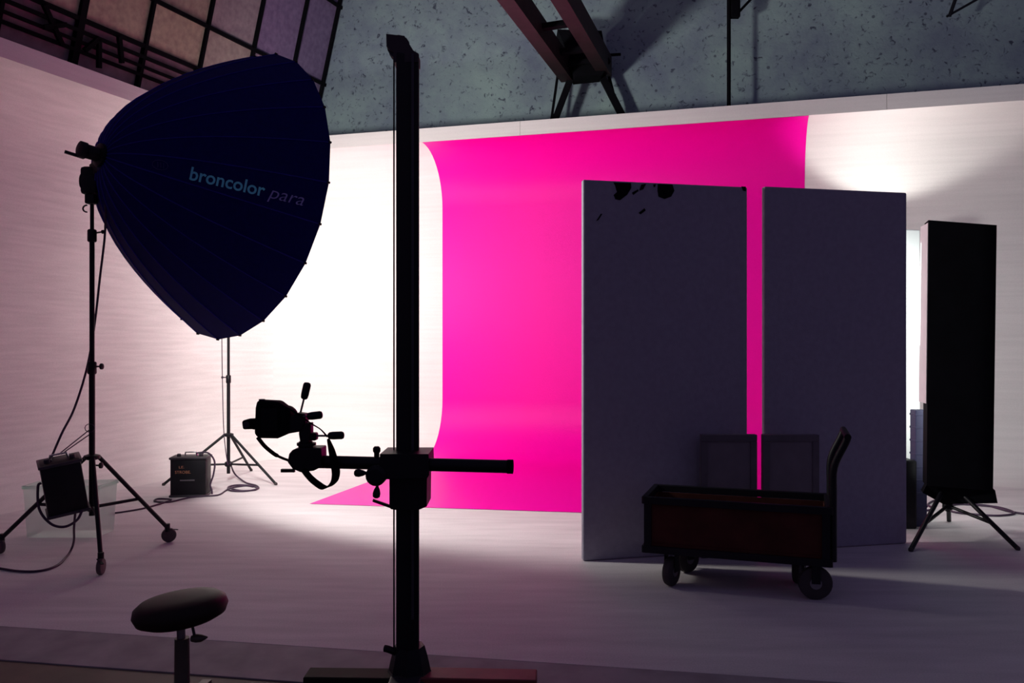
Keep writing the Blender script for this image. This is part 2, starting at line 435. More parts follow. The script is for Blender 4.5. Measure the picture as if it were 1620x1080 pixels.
bd = mb.add(vs, fs).build('backdrop', M_pink, None, 40)
tag(bd, 'magenta painted backdrop sweeping down the cove wall onto the floor', 'backdrop')

# ================================================================== flats
M_flat = mat('grey_flat', (0.37, 0.35, 0.42), 0.8, var=0.06, scale=25, bump=0.2, bscale=120, spec=0.1)
M_flat_w = mat('white_foam', (0.72, 0.72, 0.72), 0.8, var=0.04)
def flat(name, a, b, z1, label, th=0.05):
    a, b = V((a[0], a[1], 0)), V((b[0], b[1], 0)); d = (b - a).normalized(); nn = V((-d.y, d.x, 0))   # nn away from the camera
    root = thing(name, (a + b) / 2, label, 'flat', 'upright grey flats')
    L = (b - a).length; H = z1
    ang = math.atan2(d.y, d.x); M = Matrix.Rotation(ang, 3, 'Z')
    c = (a + b) / 2 + nn * (th / 2) + V((0, 0, H / 2 + 0.002))
    MB().box(c, (L, th, H), M, 0.012).build('board', M_flat, root)
    return root, a, d, nn
fl1, fa, fd, fn = flat('flat', (0.502, 5.88), (1.742, 6.17), 2.69, 'tall grey flat with black chipped patches along its top edge')
def chip(pts, nm='chip'):
    q = []
    for px, py in pts:
        # point on the face plane of the flat: intersect with the vertical plane
        r = V(((px - 810) / F, 1, -(py - 540) / F)); o = V((0, 0, HCAM)); nn = V((fn.x, fn.y, 0))
        t = (fa - o).dot(nn) / r.dot(nn); q.append(o + r * t)
    MB().prism(q, -fn * 0.0025, fn * 0.001).build(nm, M_blackm, fl1)
def zc(l): return [(900 + x / 4.765, 270 + y / 4.765) for x, y in l]
chip(zc([(335, 88), (468, 92), (470, 130), (440, 180), (385, 222), (350, 215), (338, 182), (362, 160), (348, 110)]))
chip(zc([(670, 100), (780, 104), (795, 150), (770, 195), (720, 213), (675, 195), (668, 150)]))
chip(zc([(545, 105), (582, 98), (560, 140), (530, 150)])); chip(zc([(475, 165), (520, 140), (525, 152), (485, 182)]))
chip(zc([(205, 380), (240, 325), (252, 325), (222, 372)])); chip(zc([(525, 318), (570, 282), (578, 300), (540, 328)]))
chip(zc([(1300, 118), (1332, 120), (1334, 155), (1312, 150)])); chip(zc([(635, 105), (655, 100), (650, 122), (640, 124)]))
fl2, *_ = flat('flat', (1.86, 6.14), (3.03, 6.40), 2.69, 'tall plain grey flat standing next to the black strip softbox')
# two small boards standing in front of the gap
for (xa, xb, lab) in ((1110, 1197, 'small grey board standing before the chipped flat beside the gap'), (1208, 1295, 'small grey board standing before the plain flat beside the gap')):
    a_ = at(xa, 688, 5.96); b_ = at(xb, 688, 5.98); H = a_.z
    rt = thing('small_board', ((a_.x + b_.x) / 2, 5.98, 0), lab, 'board', 'small boards before the flats')
    MB().box(((a_.x + b_.x) / 2, 6.0, H / 2 + 0.002), (b_.x - a_.x, 0.05, H), None, 0.006).build('panel', mat('grey_board', (0.22, 0.19, 0.21), 0.8, var=0.08), rt)
    t = 0.045
    for zz, hh in ((H - t / 2, t),):
        MB().box(((a_.x + b_.x) / 2, 5.972, zz), (b_.x - a_.x, 0.012, hh)).build('edge_strip', mat('grey_edge', (0.15, 0.13, 0.145), 0.8), rt)
    for xx in (a_.x + t / 2, b_.x - t / 2):
        MB().box((xx, 5.972, (H - t) / 2), (t, 0.012, H - t - 0.004)).build('edge_strip', MATS['grey_edge'], rt)

# ================================================================== trolley
M_wood = mat('brown_ply', (0.08, 0.023, 0.016), 0.8, var=0.25, scale=6, spec=0.15)
fL, fR, bL, bR = V((0.843, 5.30, 0)), V((1.885, 4.95, 0)), V((1.00, 5.74, 0)), V((2.04, 5.40, 0))
tr = thing('trolley', (fL + bR) / 2, 'low wooden sided trolley with black frame and push handle', 'trolley')
ux = (fR - fL).normalized(); uy = V((-ux.y, ux.x, 0)); LT = (fR - fL).length; DT = 0.47
Mt = Matrix.Rotation(math.atan2(ux.y, ux.x), 3, 'Z')
def tp(x, y, z): return fL + ux * x + uy * y + V((0, 0, z))
Z0, Z1 = 0.235, 0.545
MB().box(tp(LT / 2, DT / 2, Z0 + 0.02), (LT, DT, 0.04), Mt).build('deck', M_wood, tr)
for y in (0.014, DT - 0.014): MB().box(tp(LT / 2, y, (Z0 + Z1) / 2), (LT - 0.04, 0.016, Z1 - Z0 - 0.05), Mt).build('side_panel', M_wood, tr)
for x in (0.014, LT - 0.014): MB().box(tp(x, DT / 2, (Z0 + Z1) / 2), (0.016, DT - 0.04, Z1 - Z0 - 0.05), Mt).build('end_panel', M_wood, tr)
for x in (0.02, LT - 0.02):
    for y in (0.0, DT): MB().box(tp(x, y, (Z0 + Z1) / 2), (0.045, 0.03, Z1 - Z0), Mt).build('post', M_black, tr)
for z in (Z0, Z1):
    for y in (-0.002, DT + 0.002): MB().box(tp(LT / 2, y, z), (LT + 0.02, 0.035, 0.045), Mt, 0.004).build('frame_rail', M_black, tr)
    for x in (0, LT): MB().box(tp(x, DT / 2, z), (0.035, DT + 0.03, 0.045), Mt, 0.004).build('frame_rail', M_black, tr)
def wheel(x, y, r, yaw, nm='caster'):
    c = tp(x, y, r); ax = (ux * -math.sin(yaw) + uy * math.cos(yaw)); Mw = rot_to(ax)
    w = MB().lathe([(r * 0.75, -0.026), (r * 0.95, -0.022), (r, -0.01), (r, 0.01), (r * 0.95, 0.022), (r * 0.75, 0.026)], c, Mw, 24).build('wheel', M_rubber, tr, 40)
    tag(w)
    MB().lathe([(r * 0.35, -0.03), (r * 0.35, 0.03)], c, Mw, 14).build('hub', M_grey, w, 40)
    f = MB()
    top = c + V((0, 0, Z0 - r - 0.02))
    fw = ax.cross(V((0, 0, 1)))
    for sgn in (-1, 1):
        f.bar(c + ax * 0.036 * sgn, top + ax * 0.036 * sgn, 0.05, 0.006, ax)
    f.box(top, (0.09, 0.09, 0.008), Mt)
    f.build('caster_fork', M_black, tr)
wheel(0.16, 0.06, 0.092, 1.25); wheel(0.22, DT - 0.07, 0.092, 0.9)
wheel(LT - 0.17, DT - 0.1, 0.092, 1.3); wheel(LT - 0.08, 0.05, 0.1, 0.15)
# push handle: two uprights and a grip
for y in (0.03, DT - 0.03):
    MB().tube(smooth_path([tp(LT + 0.02, y, 0.24), tp(LT + 0.02, y, 0.62), tp(LT + 0.025, y, 0.80), tp(LT + 0.085, y, 0.94), tp(LT + 0.10, y, 0.98)], 5), 0.022, 10).build('handle_upright', M_black, tr, 50)
MB().tube([tp(LT + 0.10, -0.0, 0.985), tp(LT + 0.10, DT, 0.985)], 0.02, 12).build('grip', M_black, tr, 50)

# ================================================================== generic light stand
def light_stand(name, label, c, feet, zc_, zh, sections, group, caster=True, thick=1.0):
    """c ground point, feet ground points, zc_ collar height, zh brace hub height, sections [(z0,z1,r)]"""
    c = V(c); t = thing(name, c, label, 'light stand', group)
    for z0, z1, r in sections: MB().tube([c + V((0, 0, z0)), c + V((0, 0, z1))], r, 14).build('pole', M_black, t, 40)
    MB().lathe([(0.03, -0.02), (0.055, -0.012), (0.055, 0.012), (0.03, 0.02)], c + V((0, 0, zc_)), None, 18).build('collar', M_black, t, 40)
    MB().lathe([(0.026, -0.03), (0.04, -0.02), (0.04, 0.02), (0.026, 0.03)], c + V((0, 0, zh)), None, 16).build('brace_hub', M_black, t, 40)
    zf = 0.115 if caster else 0.012
    for f in feet:
        f = V((f[0], f[1], 0)); d = (f - c).normalized()
        a_ = c + d * 0.045 + V((0, 0, zc_)); b_ = f + V((0, 0, zf))
        lg = MB().tube([a_, b_], 0.0155 * thick, 10).build('leg', M_black, t, 40)
        m_ = a_.lerp(b_, 0.58 if caster else 0.62)
        MB().tube([c + d * 0.03 + V((0, 0, zh)), m_], 0.012 * thick, 8).build('brace', M_black, t, 40)
        if caster:
            MB().tube([b_ + V((0, 0, 0.03)), b_ - V((0, 0, 0.03))], 0.02, 10).build('caster_stem', M_black, lg, 40)
            sd = V((-d.y, d.x, 0)); ax = (d * 0.5 + sd).normalized() if f is not None else sd
            wc = f + V((0, 0, 0.055)) + d * 0.012
            MB().lathe([(0.028, -0.017), (0.05, -0.015), (0.055, -0.006), (0.055, 0.006), (0.05, 0.015), (0.028, 0.017)], wc, rot_to(ax), 20).build('caster_wheel', mat('caster_rubber', (0.09, 0.06, 0.065), 0.7), lg, 40)
            MB().bar(wc + V((0, 0, 0.05)) - ax * 0.02, wc + V((0, 0, 0.03)) + d * 0.07, 0.018, 0.006).build('brake_tab', M_black, lg)
        else:
            MB().lathe([(0.012, 0.0), (0.018, 0.004), (0.018, 0.02), (0.01, 0.03)], f, None, 10).build('rubber_foot', M_rubber, lg, 40)
    return t
def knob(parent, base, d, L=0.05, r=0.012, head=0.022):
    d = V(d).normalized(); base = V(base)
    MB().tube([base, base + d * L], r * 0.5, 8).build('knob_stem', M_black, parent, 40)
    MB().lathe([(head * 0.5, 0), (head, 0.006), (head, 0.018), (head * 0.5, 0.024)], base + d * L, rot_to(d), 12).build('knob', M_black, parent, 40)
def clamp(parent, c, r=0.03, h=0.07):
    return MB().lathe([(r * 0.8, -h / 2), (r, -h / 2 + 0.008), (r, h / 2 - 0.008), (r * 0.8, h / 2)], c, None, 14).build('clamp_collar', M_black, parent, 40)

SP = V((-3.02, 6.0, 0))
st1 = light_stand('light_stand', 'tall black roller stand with casters under the big parabolic softbox', SP, [(-2.74, 5.56), (-2.66, 6.44), (-3.73, 6.10)],
                  0.72, 0.36, [(0.30, 1.36, 0.021), (1.36, 2.33, 0.0175), (2.33, 2.62, 0.0135)], 'light stands', True, 1.0)
for z in (1.36, 2.31): clamp(st1, SP + V((0, 0, z)), 0.031, 0.09)
knob(st1, SP + V((0.02, 0, 1.37)), (1, -0.1, 0.02), 0.04); knob(st1, SP + V((0.02, 0, 0.66)), (1, -0.1, 0), 0.035)
knob(st1, SP + V((0.02, 0, 2.33)), (1, -0.1, 0.12), 0.05, head=0.014)
MB().tube([SP + V((-0.006 + 0.035 * math.cos(a * PI / 6) , -0.02, 0.93 + 0.03 * math.sin(a * PI / 6))) for a in range(12)], 0.003, 6, closed=True).build('cable_ring', M_cable, st1, 40)

# ================================================================== parabolic softbox
ROLL = 9.1
APEX = at(160, 246, 5.88); RIMC = at(375, 310, 6.72)
AX = (RIMC - APEX).normalized(); DEP = (RIMC - APEX).length; RR = 1.165
xl_ = V((0, 0, 1)).cross(AX).normalized(); xl_ = Matrix.Rotation(math.radians(ROLL), 3, AX) @ xl_; yl_ = AX.cross(xl_)          # local x horizontal, y up-ish
RM = Matrix((xl_, yl_, AX)).transposed()
ps = thing('parabolic_softbox', APEX, 'huge navy parabolic softbox with printed lettering facing the backdrop', 'softbox')
ps.rotation_euler = RM.to_euler()
NG = 24; R0 = 0.06
def prad(t): return R0 + (RR - R0) * (max(t, 0) ** 0.56)
def ploc(t, phi): r = prad(t); return V((r * math.cos(phi), r * math.sin(phi), DEP * t))
TS = [0, 0.01, 0.03, 0.06, 0.1, 0.16, 0.23, 0.31, 0.4, 0.5, 0.6, 0.7, 0.8, 0.9, 1.0]
half = PI / NG
gm = MB()
out_ = []; inn = []
for t in TS:
    a_, b_ = ploc(t, -half), ploc(t, half)
    sag = 0.985 if t == 1.0 else 1.0
    for k in range(3):
        p = a_.lerp(b_, k / 2)
        out_.append(p); inn.append(p * 1.0 - V((p.x, p.y, 0)).normalized() * 0.008 + V((0, 0, 0.004)))
nT = len(TS); of = len(out_)
fs = []; mi = []
for i in range(nT - 1):
    for k in range(2):
        q = [i * 3 + k, i * 3 + k + 1, (i + 1) * 3 + k + 1, (i + 1) * 3 + k]
        gm.f.append(q); gm.mi.append(0)
        gm.f.append([x + of for x in q][::-1]); gm.mi.append(1)
gm.v = out_ + inn
for k in range(2):
    gm.f.append([(nT - 1) * 3 + k, (nT - 1) * 3 + k + 1, of + (nT - 1) * 3 + k + 1, of + (nT - 1) * 3 + k]); gm.mi.append(0)
gore = gm.build('fabric_gore', [M_navy, M_silver], None, 50)
rb = MB(); rb.tube([ploc(t, half) * 1.0 + V((math.cos(half), math.sin(half), 0)) * 0.0025 for t in TS], 0.0045, 6)
rib = rb.build('rib', M_seam, None, 50)
tipm = MB(); pt = ploc(1.0, half); tipm.tube([pt - V((0, 0, 0.015)), pt + V((0, 0, 0.005))], 0.009, 8)
tip = tipm.build('rib_tip', M_black, None, 40)
def child(o, parent, mat4):
    o.parent = parent; o.matrix_parent_inverse = Matrix.Identity(4); o.matrix_basis = mat4
for k in range(NG):
    R4 = Matrix.Rotation(2 * PI * k / NG, 4, 'Z')
    g = gore if k == 0 else gore.copy(); r_ = rib if k == 0 else rib.copy(); t_ = tip if k == 0 else tip.copy()
    if k: COL.objects.link(g); COL.objects.link(r_); COL.objects.link(t_)
    child(g, ps, R4); child(r_, ps, R4); child(t_, r_, Matrix.Identity(4))
PM = Matrix.Translation(APEX) @ RM.to_4x4()

# lettering printed on the gore that faces the camera
def text_mesh(body, size, shear=0.0, offset=0.0):
    cu = bpy.data.curves.new('lettering', 'FONT'); cu.body = body; cu.size = size; cu.shear = shear; cu.offset = offset; cu.resolution_u = 4
    o = bpy.data.objects.new('lettering', cu); COL.objects.link(o)
    dg = bpy.context.evaluated_depsgraph_get(); ev = o.evaluated_get(dg); me = ev.to_mesh()
    bm = bmesh.new(); bm.from_mesh(me); ev.to_mesh_clear()
    bmesh.ops.triangulate(bm, faces=bm.faces)
    bmesh.ops.subdivide_edges(bm, edges=[e for e in bm.edges if e.calc_length() > size * 0.25], cuts=1)
    bm.verts.index_update()
    vs = [v.co.copy() for v in bm.verts]; fs_ = [[v.index for v in f.verts] for f in bm.faces]
    bm.free(); bpy.data.objects.remove(o); bpy.data.curves.remove(cu)
    return vs, fs_
# meridian arc length table
TT = [i / 400 for i in range(401)]; SS = [0.0]
for i in range(400):
    dr = prad(TT[i + 1]) - prad(TT[i]); dz = DEP / 400; SS.append(SS[-1] + math.hypot(dr, dz))
STOT = SS[-1]
def t_of_s(s):
    s = max(0, min(STOT - 1e-6, s))
    lo, hi = 0, 400
    while hi - lo > 1:
        m_ = (lo + hi) // 2
        if SS[m_] <= s: lo = m_
        else: hi = m_
    return TT[lo] + (s - SS[lo]) / (SS[lo + 1] - SS[lo]) / 400
KG = 1            # index of the printed gore, set below
def gore_point(kg, s, w, lift=0.004):
    """s along the gore's centre line from the apex, w across it"""
    phi = 2 * PI * kg / NG; t = t_of_s(s); r = prad(t) * math.cos(half)
    p = V((r * math.cos(phi), r * math.sin(phi), DEP * t)); tang = V((-math.sin(phi), math.cos(phi), 0))
    return p + tang * w + V((math.cos(phi), math.sin(phi), 0)) * lift
def proj(p):
    q = PM @ p; return (810 + q.x / q.y * F, 540 - (q.z - HCAM) / q.y * F)
best = None
for k in range(NG):
    x_, y_ = proj(gore_point(k, 1.05, 0)); q = gore_point(k, 1.05, 0)
    nrm = RM @ V((math.cos(2 * PI * k / NG), math.sin(2 * PI * k / NG), -0.3))
    if nrm.y < 0:
        e = abs(y_ - 293)
        if best is None or e < best[0]: best = (e, k)
KG = best[1]
GSH = V(proj(gore_point(KG, 1.0, 0.02))) - V(proj(gore_point(KG, 1.0, -0.02)))
SGN = -1 if GSH.y > 0 else 1
def print_text(body, size, s_start, width, w0, m, nm, shear=0.0, offset=0.0, sgn=SGN):
    vs, fs_ = text_mesh(body, size, shear, offset)
    x0 = min(v.x for v in vs); x1 = max(v.x for v in vs); k = width / (x1 - x0)
    P = [PM @ gore_point(KG, s_start + (v.x - x0) * k, w0 + v.y * sgn) for v in vs]
    m2 = MB(); m2.add(P, fs_)
    return m2.build(nm, m, ps)
S_LET = 0.595
print_text('broncolor', 0.128, S_LET + 0.085, 0.505, -0.055 * SGN, M_print, 'lettering', 0.0, 0.0022)
print_text('para', 0.128, S_LET + 0.617, 0.245, -0.055 * SGN, M_print2, 'lettering', 0.25, -0.0008)
em = MB(); em.tube([PM @ gore_point(KG, S_LET - 0.125 + 0.055 * math.cos(a * PI / 12), 0.032 * math.sin(a * PI / 12)) for a in range(24)], 0.002, 5, closed=True)
for q in (-0.02, 0.0, 0.02): em.tube([PM @ gore_point(KG, S_LET - 0.125 + q, -0.018), PM @ gore_point(KG, S_LET - 0.125 + q + 0.008, 0.018)], 0.002, 5)
em.build('emblem', M_print3, ps)

# hardware behind the apex: focus tube, lever, tilt bracket
bk = -AX
MB().tube([APEX + AX * 0.10, APEX - AX * 0.10], 0.05, 16).build('focus_tube', M_black, ps, 40)
MB().lathe([(0.035, 0), (0.058, 0.01), (0.058, 0.05), (0.05, 0.06)], APEX - AX * 0.16, rot_to(AX), 18).build('focus_grip', M_black, ps, 40)
MB().bar(APEX - AX * 0.10 + V((-0.02, 0, -0.045)), APEX - AX * 0.19 + V((-0.06, 0, -0.03)), 0.02, 0.02).build('focus_lever', M_black, ps)
MB().lathe([(0.06, -0.01), (0.085, 0.0), (0.085, 0.03), (0.07, 0.06)], APEX - AX * 0.02, rot_to(AX), 20).build('hub_ring', M_black, ps, 40)
th = SP + V((0, 0, 2.60))
MB().box(th + V((0, -0.01, 0.10)), (0.12, 0.11, 0.2), None, 0.025).build('tilt_head', M_black, ps, 40)
MB().box(th + V((0.0, -0.01, -0.02)), (0.07, 0.07, 0.09), None, 0.012).build('tilt_socket', M_black, ps, 40)
MB().bar(th + V((0.02, -0.01, 0.17)), APEX + AX * 0.02 + V((0, 0, -0.05)), 0.06, 0.09).build('tilt_arm', M_black, ps)
knob(ps, th + V((0.04, -0.03, 0.02)), (1, -0.3, -0.3), 0.05, head=0.02)
MB().tube([th + V((-0.062 - 0.016 * math.sin(a * PI / 8), -0.02, 0.1 + 0.05 * math.cos(a * PI / 8))) for a in range(9)], 0.006, 6).build('wire_loop', M_black, ps, 40)
MB().tube([th + V((-0.02 - 0.03 * math.sin(a * PI / 8), -0.03, -0.10 + 0.025 * math.cos(a * PI / 8))) for a in range(9)], 0.006, 6).build('wire_loop', M_black, ps, 40)
# flash tube on its rod inside the umbrella
FOC = APEX + AX * 0.40
MB().tube([APEX, FOC - AX * 0.05], 0.02, 12).build('focus_rod', M_chrome, ps, 40)
MB().lathe([(0.03, -0.06), (0.055, -0.05), (0.055, 0.0), (0.04, 0.03)], FOC - AX * 0.02, rot_to(AX), 16).build('flash_tube', mat('flash_glass', (0.9, 0.88, 0.85), 0.3, emit=(1, 0.97, 0.92), estr=4.0), ps, 40)
def spot(name, loc, target, power, color, angle, blend, radius, parent=None):
    l = bpy.data.lights.new(name, 'SPOT'); l.energy = power; l.color = color; l.spot_size = math.radians(angle); l.spot_blend = blend; l.shadow_soft_size = radius
    o = bpy.data.objects.new(name, l); COL.objects.link(o); o.location = loc
    o.rotation_euler = (V(target) - V(loc)).to_track_quat('-Z', 'Y').to_euler()
    if parent: attach(o, parent)
    return o
spot('flash_light', FOC + AX * 0.06, FOC + AX * 2, PARA_POWER, PARA_COL, 150, 0.3, 0.28, ps)

# ================================================================== power packs
def pack(name, label, c, size, M, lines=True):
    """c: centre of the base"""
    t = thing(name, c, label, 'power pack', 'flash power packs'); w, d, h = size
    M = M.to_3x3()
    def L(x, y, z): return V(c) + M @ V((x, y, z))
    b_ = MB().box(L(0, 0, h / 2), (w, d, h), M, 0.012).build('case', M_black, t, 40)
    for z in (0.012, h - 0.014): MB().box(L(0, 0, z), (w + 0.02, d + 0.02, 0.022), M, 0.006).build('edge_band', M_dark, t, 40)
    MB().tube([L(-0.06, 0, h), L(-0.05, 0, h + 0.035), L(0.05, 0, h + 0.035), L(0.06, 0, h)], 0.008, 8).build('handle', M_chrome, t, 40)
    for x in (-w * 0.3, w * 0.32): MB().lathe([(0.02, 0), (0.02, 0.02), (0.014, 0.026)], L(x, -d * 0.2, h), M, 12).build('dial', M_dark, t, 40)
    if lines:
        for body, sz, x, z, wd, mm in (('LE.', 0.035, -w * 0.25, h * 0.72, 0.05, mat('orange_print', (0.5, 0.22, 0.12), 0.6)), ('STROBE.', 0.04, -w * 0.36, h * 0.59, 0.15, MATS['orange_print'])):
            vs, fs_ = text_mesh(body, sz); x0 = min(v.x for v in vs); x1 = max(v.x for v in vs); k = wd / (x1 - x0)
            MB().add([L(x + (v.x - x0) * k, -d / 2 - 0.002, z + v.y) for v in vs], fs_).build('lettering', mm, t)
        MB().box(L(-w * 0.02, -d / 2 - 0.001, h * 0.42), (0.14, 0.003, 0.012), M).build('label_strip', M_grey, t)
    return t, L
pk2, L2 = pack('power_pack', 'black power pack with chrome handle standing on the floor by the thin stand', at(302, 782, 8.42) * 1.0, (0.345, 0.22, 0.40), Matrix.Rotation(0.12, 4, 'Z'))
pk2.location.z = 0
Mh = Matrix.Rotation(0.55, 4, 'Z') @ Matrix.Rotation(-0.16, 4, 'Y') @ Matrix.Rotation(0.12, 4, 'X')
hp = at(108, 808, 5.82)
pk1, L1 = pack('power_pack', 'black power pack hanging tilted from the roller stand', hp, (0.25, 0.20, 0.38), Mh, False)
MB().tube([L1(0, 0, 0.41), SP + V((0, 0, 0.93))], 0.004, 6).build('hanging_strap', M_cable, pk1)
MB().tube([L1(0.02, 0, 0.41), SP + V((-0.02, 0, 0.88))], 0.004, 6).build('hanging_strap', M_cable, pk1)

# pale green bin behind the stand
def bin_():
    m = mat('pale_green_plastic', (0.72, 0.86, 0.80), 0.35, var=0.04)
    pb = m.node_tree.nodes['Principled BSDF']; pb.inputs['Transmission Weight'].default_value = 0.92; pb.inputs['IOR'].default_value = 1.04
    c = V((-3.55, 6.72, 0)); t = thing('plastic_bin', c, 'pale green plastic bin on the floor behind the roller stand', 'bin')
    b_ = MB(); w, d, h = 0.60, 0.30, 0.40; k = 0.92
    b_.add([c + V((x * w / 2 * kk, y * d / 2 * kk, z)) for z, kk in ((0.002, k), (h, 1)) for x, y in ((-1, -1), (1, -1), (1, 1), (-1, 1))],
           [[3, 2, 1, 0], [0, 1, 5, 4], [1, 2, 6, 5], [2, 3, 7, 6], [3, 0, 4, 7]])
    b_.build('bin_body', m, t)
    r = MB(); 
    q = [c + V((x * w / 2, y * d / 2, h)) for x, y in ((-1, -1), (1, -1), (1, 1), (-1, 1))]
    for i in range(4): r.bar(q[i], q[(i + 1) % 4], 0.025, 0.025)
    r.build('rim', m, t)
bin_()

# ================================================================== second stand with a background light (behind the parabolic)
S2 = V((-3.16, 9.30, 0))
st2 = light_stand('light_stand', 'thin black light stand without casters beside the left cove wall', S2, [(-2.55, 9.01), (-3.75, 8.98), (-3.12, 9.98)], 0.51, 0.185, [(0.08, 1.13, 0.019), (1.13, 2.05, 0.015), (2.05, 2.42, 0.012)], 'light stands', False, 0.95)
for z in (1.13, 2.05): clamp(st2, S2 + V((0, 0, z)), 0.027, 0.09)
knob(st2, S2 + V((-0.02, 0, 1.15)), (-1, -0.1, 0), 0.035, head=0.014)
HB = S2 + V((0, 0, 2.52)); TB = V((-1.5, 11.5, 1.6)); hd = (TB - HB).normalized()
fh = thing('flash_head', HB, 'black flash head with added frosted dome on the thin stand aimed at the back wall', 'flash head')
MB().tube([HB - hd * 0.22, HB + hd * 0.06], 0.065, 18).build('head_body', M_black, fh, 40)
MB().lathe([(0.06, 0.06), (0.07, 0.08), (0.068, 0.12), (0.05, 0.15), (0.02, 0.165)], HB, rot_to(hd), 24).build('added_dome', mat('added_dome', (0.9, 0.88, 0.85), 0.4, emit=BACK_COL, estr=6.0), fh, 40)  # dome added instead of a reflector so light spreads sideways
MB().box(HB + V((0, 0, -0.08)), (0.05, 0.05, 0.09), None, 0.006).build('yoke', M_black, fh)
pl_ = bpy.data.lights.new('left_wall_fill', 'POINT'); pl_.energy = LEFT_FILL_POWER; pl_.color = BACK_COL; pl_.shadow_soft_size = 0.07  # added fill lamp that spills light over the left wall
po = bpy.data.objects.new('left_wall_fill', pl_); COL.objects.link(po); po.location = HB + hd * 0.26; attach(po, fh)
spot('back_light', HB + hd * 0.26, TB, BACK_POWER, BACK_COL, 179, 1.0, 0.09, fh)

# ================================================================== cables
def cable(label, pts, r=0.007, k=8, name='cable'):
    pth = [V((p.x, p.y, max(p.z, r))) for p in smooth_path(pts, k)]
    o = MB().tube(pth, r, 7).build(name, M_cable, None, 60)
    return tag(o, label, 'cable', 'flash cables')
z0 = 0.008
def g(px, py, dz=0.008):       # point on the floor under a pixel
    return at(px, py, HCAM * F / (py - 540)) + V((0, 0, dz))
cable('thin cable hanging from the parabolic softbox down to the tilted power pack', [at(167, 318, 5.95), at(166, 370, 6.0), at(158, 440, 6.05), at(150, 510, 6.08), at(138, 580, 6.05), at(118, 645, 5.95), at(98, 685, 5.85), at(82, 722, 5.80), L1(-0.05, -0.03, 0.385)], 0.008)
cable('cable looping below the tilted power pack beside the roller stand', [L1(-0.13, -0.04, 0.25), at(60, 770, 5.66), at(62, 805, 5.68), at(80, 828, 5.68), at(102, 833, 5.7), at(122, 822, 5.7), at(130, 806, 5.72)], 0.009)
cable('cable dropping from the tilted pack and running off the left edge', [L1(0.04, -0.05, 0.0), at(117, 836, 5.88), at(117, 853, 6.0), at(114, 866, 6.1), g(107, 880), g(92, 895), g(66, 904), g(30, 905), g(-30, 898), g(-140, 900)], 0.008)
cable('cable snaking across the floor in front of the standing power pack', [g(163, 815), g(200, 810), g(232, 804), g(262, 795), g(270, 791), g(250, 790), g(245, 794), g(268, 795), g(300, 788), g(322, 786), g(345, 784), g(357, 777), g(366, 772)], 0.008)
cable('coiled cable lying on the floor at the foot of the thin stand', [S2 + V((0.03, -0.03, 0.2)), g(372, 757, 0.05), g(390, 765), g(405, 769), g(408, 774), g(388, 778), g(364, 777), g(362, 771), g(380, 768), g(403, 771), g(404, 776), g(380, 777), g(366, 773), g(388, 769.5), g(400, 771)], 0.009)
cable('cable bowing out of the top of the standing power pack', [L2(0.06, -0.02, 0.42), L2(0.17, -0.02, 0.42), L2(0.23, 0.0, 0.33), L2(0.22, 0.0, 0.2), L2(0.19, 0, 0.1), L2(0.215, -0.05, 0.05), L2(0.22, -0.06, 0.012)], 0.009)
cable('thin cable hanging straight beside the thin stand pole', [at(351, 440, 9.25), at(351, 540, 9.25), at(352, 610, 9.25), at(354, 680, 9.25), at(358, 720, 9.26), at(361, 735, 9.26)], 0.005)

# ================================================================== studio camera stand
CX, CY = -0.472, 3.78
cs = thing('camera_stand', (CX, CY, -0.03), 'tall black studio camera column on a low wheeled base', 'camera stand')
yaw = Matrix.Rotation(0.1, 3, 'Z')
ZTOP = at(640, 88, CY).z
MB().box((CX, CY, (0.05 + ZTOP) / 2), (0.102, 0.098, ZTOP - 0.05), yaw, 0.008).build('column', M_black, cs)
MB().box((CX + 0.028, CY - 0.052, (0.3 + ZTOP) / 2), (0.012, 0.012, ZTOP - 0.32), yaw).build('rail_strip', M_dark, cs)
MB().tube([V((CX - 0.06, CY - 0.02, 0.16)), V((CX - 0.06, CY - 0.02, ZTOP + 0.02))], 0.004, 6).build('counterweight_cable', M_dark, cs)
cap = [at(x, y, CY) for x, y in ((613.5, 60), (642, 63), (656, 86), (663, 90), (663, 104), (625, 104), (625, 88), (619, 84), (614, 80))]
MB().prism(cap, (0, -0.05, 0), (0, 0.05, 0)).build('pulley_cap', mat('cap_paint', (0.03, 0.018, 0.022), 0.6), cs)
MB().lathe([(0.052, -0.03), (0.045, 0), (0.052, 0.03)], at(622, 84, CY) + V((0.028, 0, 0.02)), rot_to((0, 1, 0)), 16).build('pulley', M_dark, cs, 40)
MB().lathe([(0.12, 0.045), (0.095, 0.075), (0.088, 0.11), (0.078, 0.15), (0.068, 0.185)], (CX + 0.008, CY, -0.01), None, 8).build('foot_collar', M_black, cs)
MB().tube(smooth_path([V((CX - 0.05, CY - 0.02, 0.15)), V((CX - 0.085, CY - 0.03, 0.168)), V((CX - 0.105, CY - 0.03, 0.172))], 4), [0.016] * 8 + [0.009], 8).build('foot_pedal', M_black, cs, 40)
bx0, bx1 = at(486, 1065, 3.78).x, at(849, 1065, 3.78).x
M_red = mat('red_base_paint', (0.20, 0.045, 0.035), 0.6, var=0.2)
MB().box(((bx0 + CX) / 2, CY - 0.02, 0.028), (CX - bx0, 0.12, 0.06), Matrix.Rotation(-0.03, 3, 'Z'), 0.006).build('base_arm', mat('base_olive', (0.02, 0.018, 0.012), 0.7, spec=0.15), cs)
MB().box(((bx1 + CX) / 2, CY - 0.03, 0.03), (bx1 - CX, 0.13, 0.06), Matrix.Rotation(-0.05, 3, 'Z'), 0.006).build('base_arm', M_red, cs)
MB().box((CX, CY - 0.25, 0.035), (0.14, 0.9, 0.05), None, 0.006).build('base_spine', M_dark, cs)
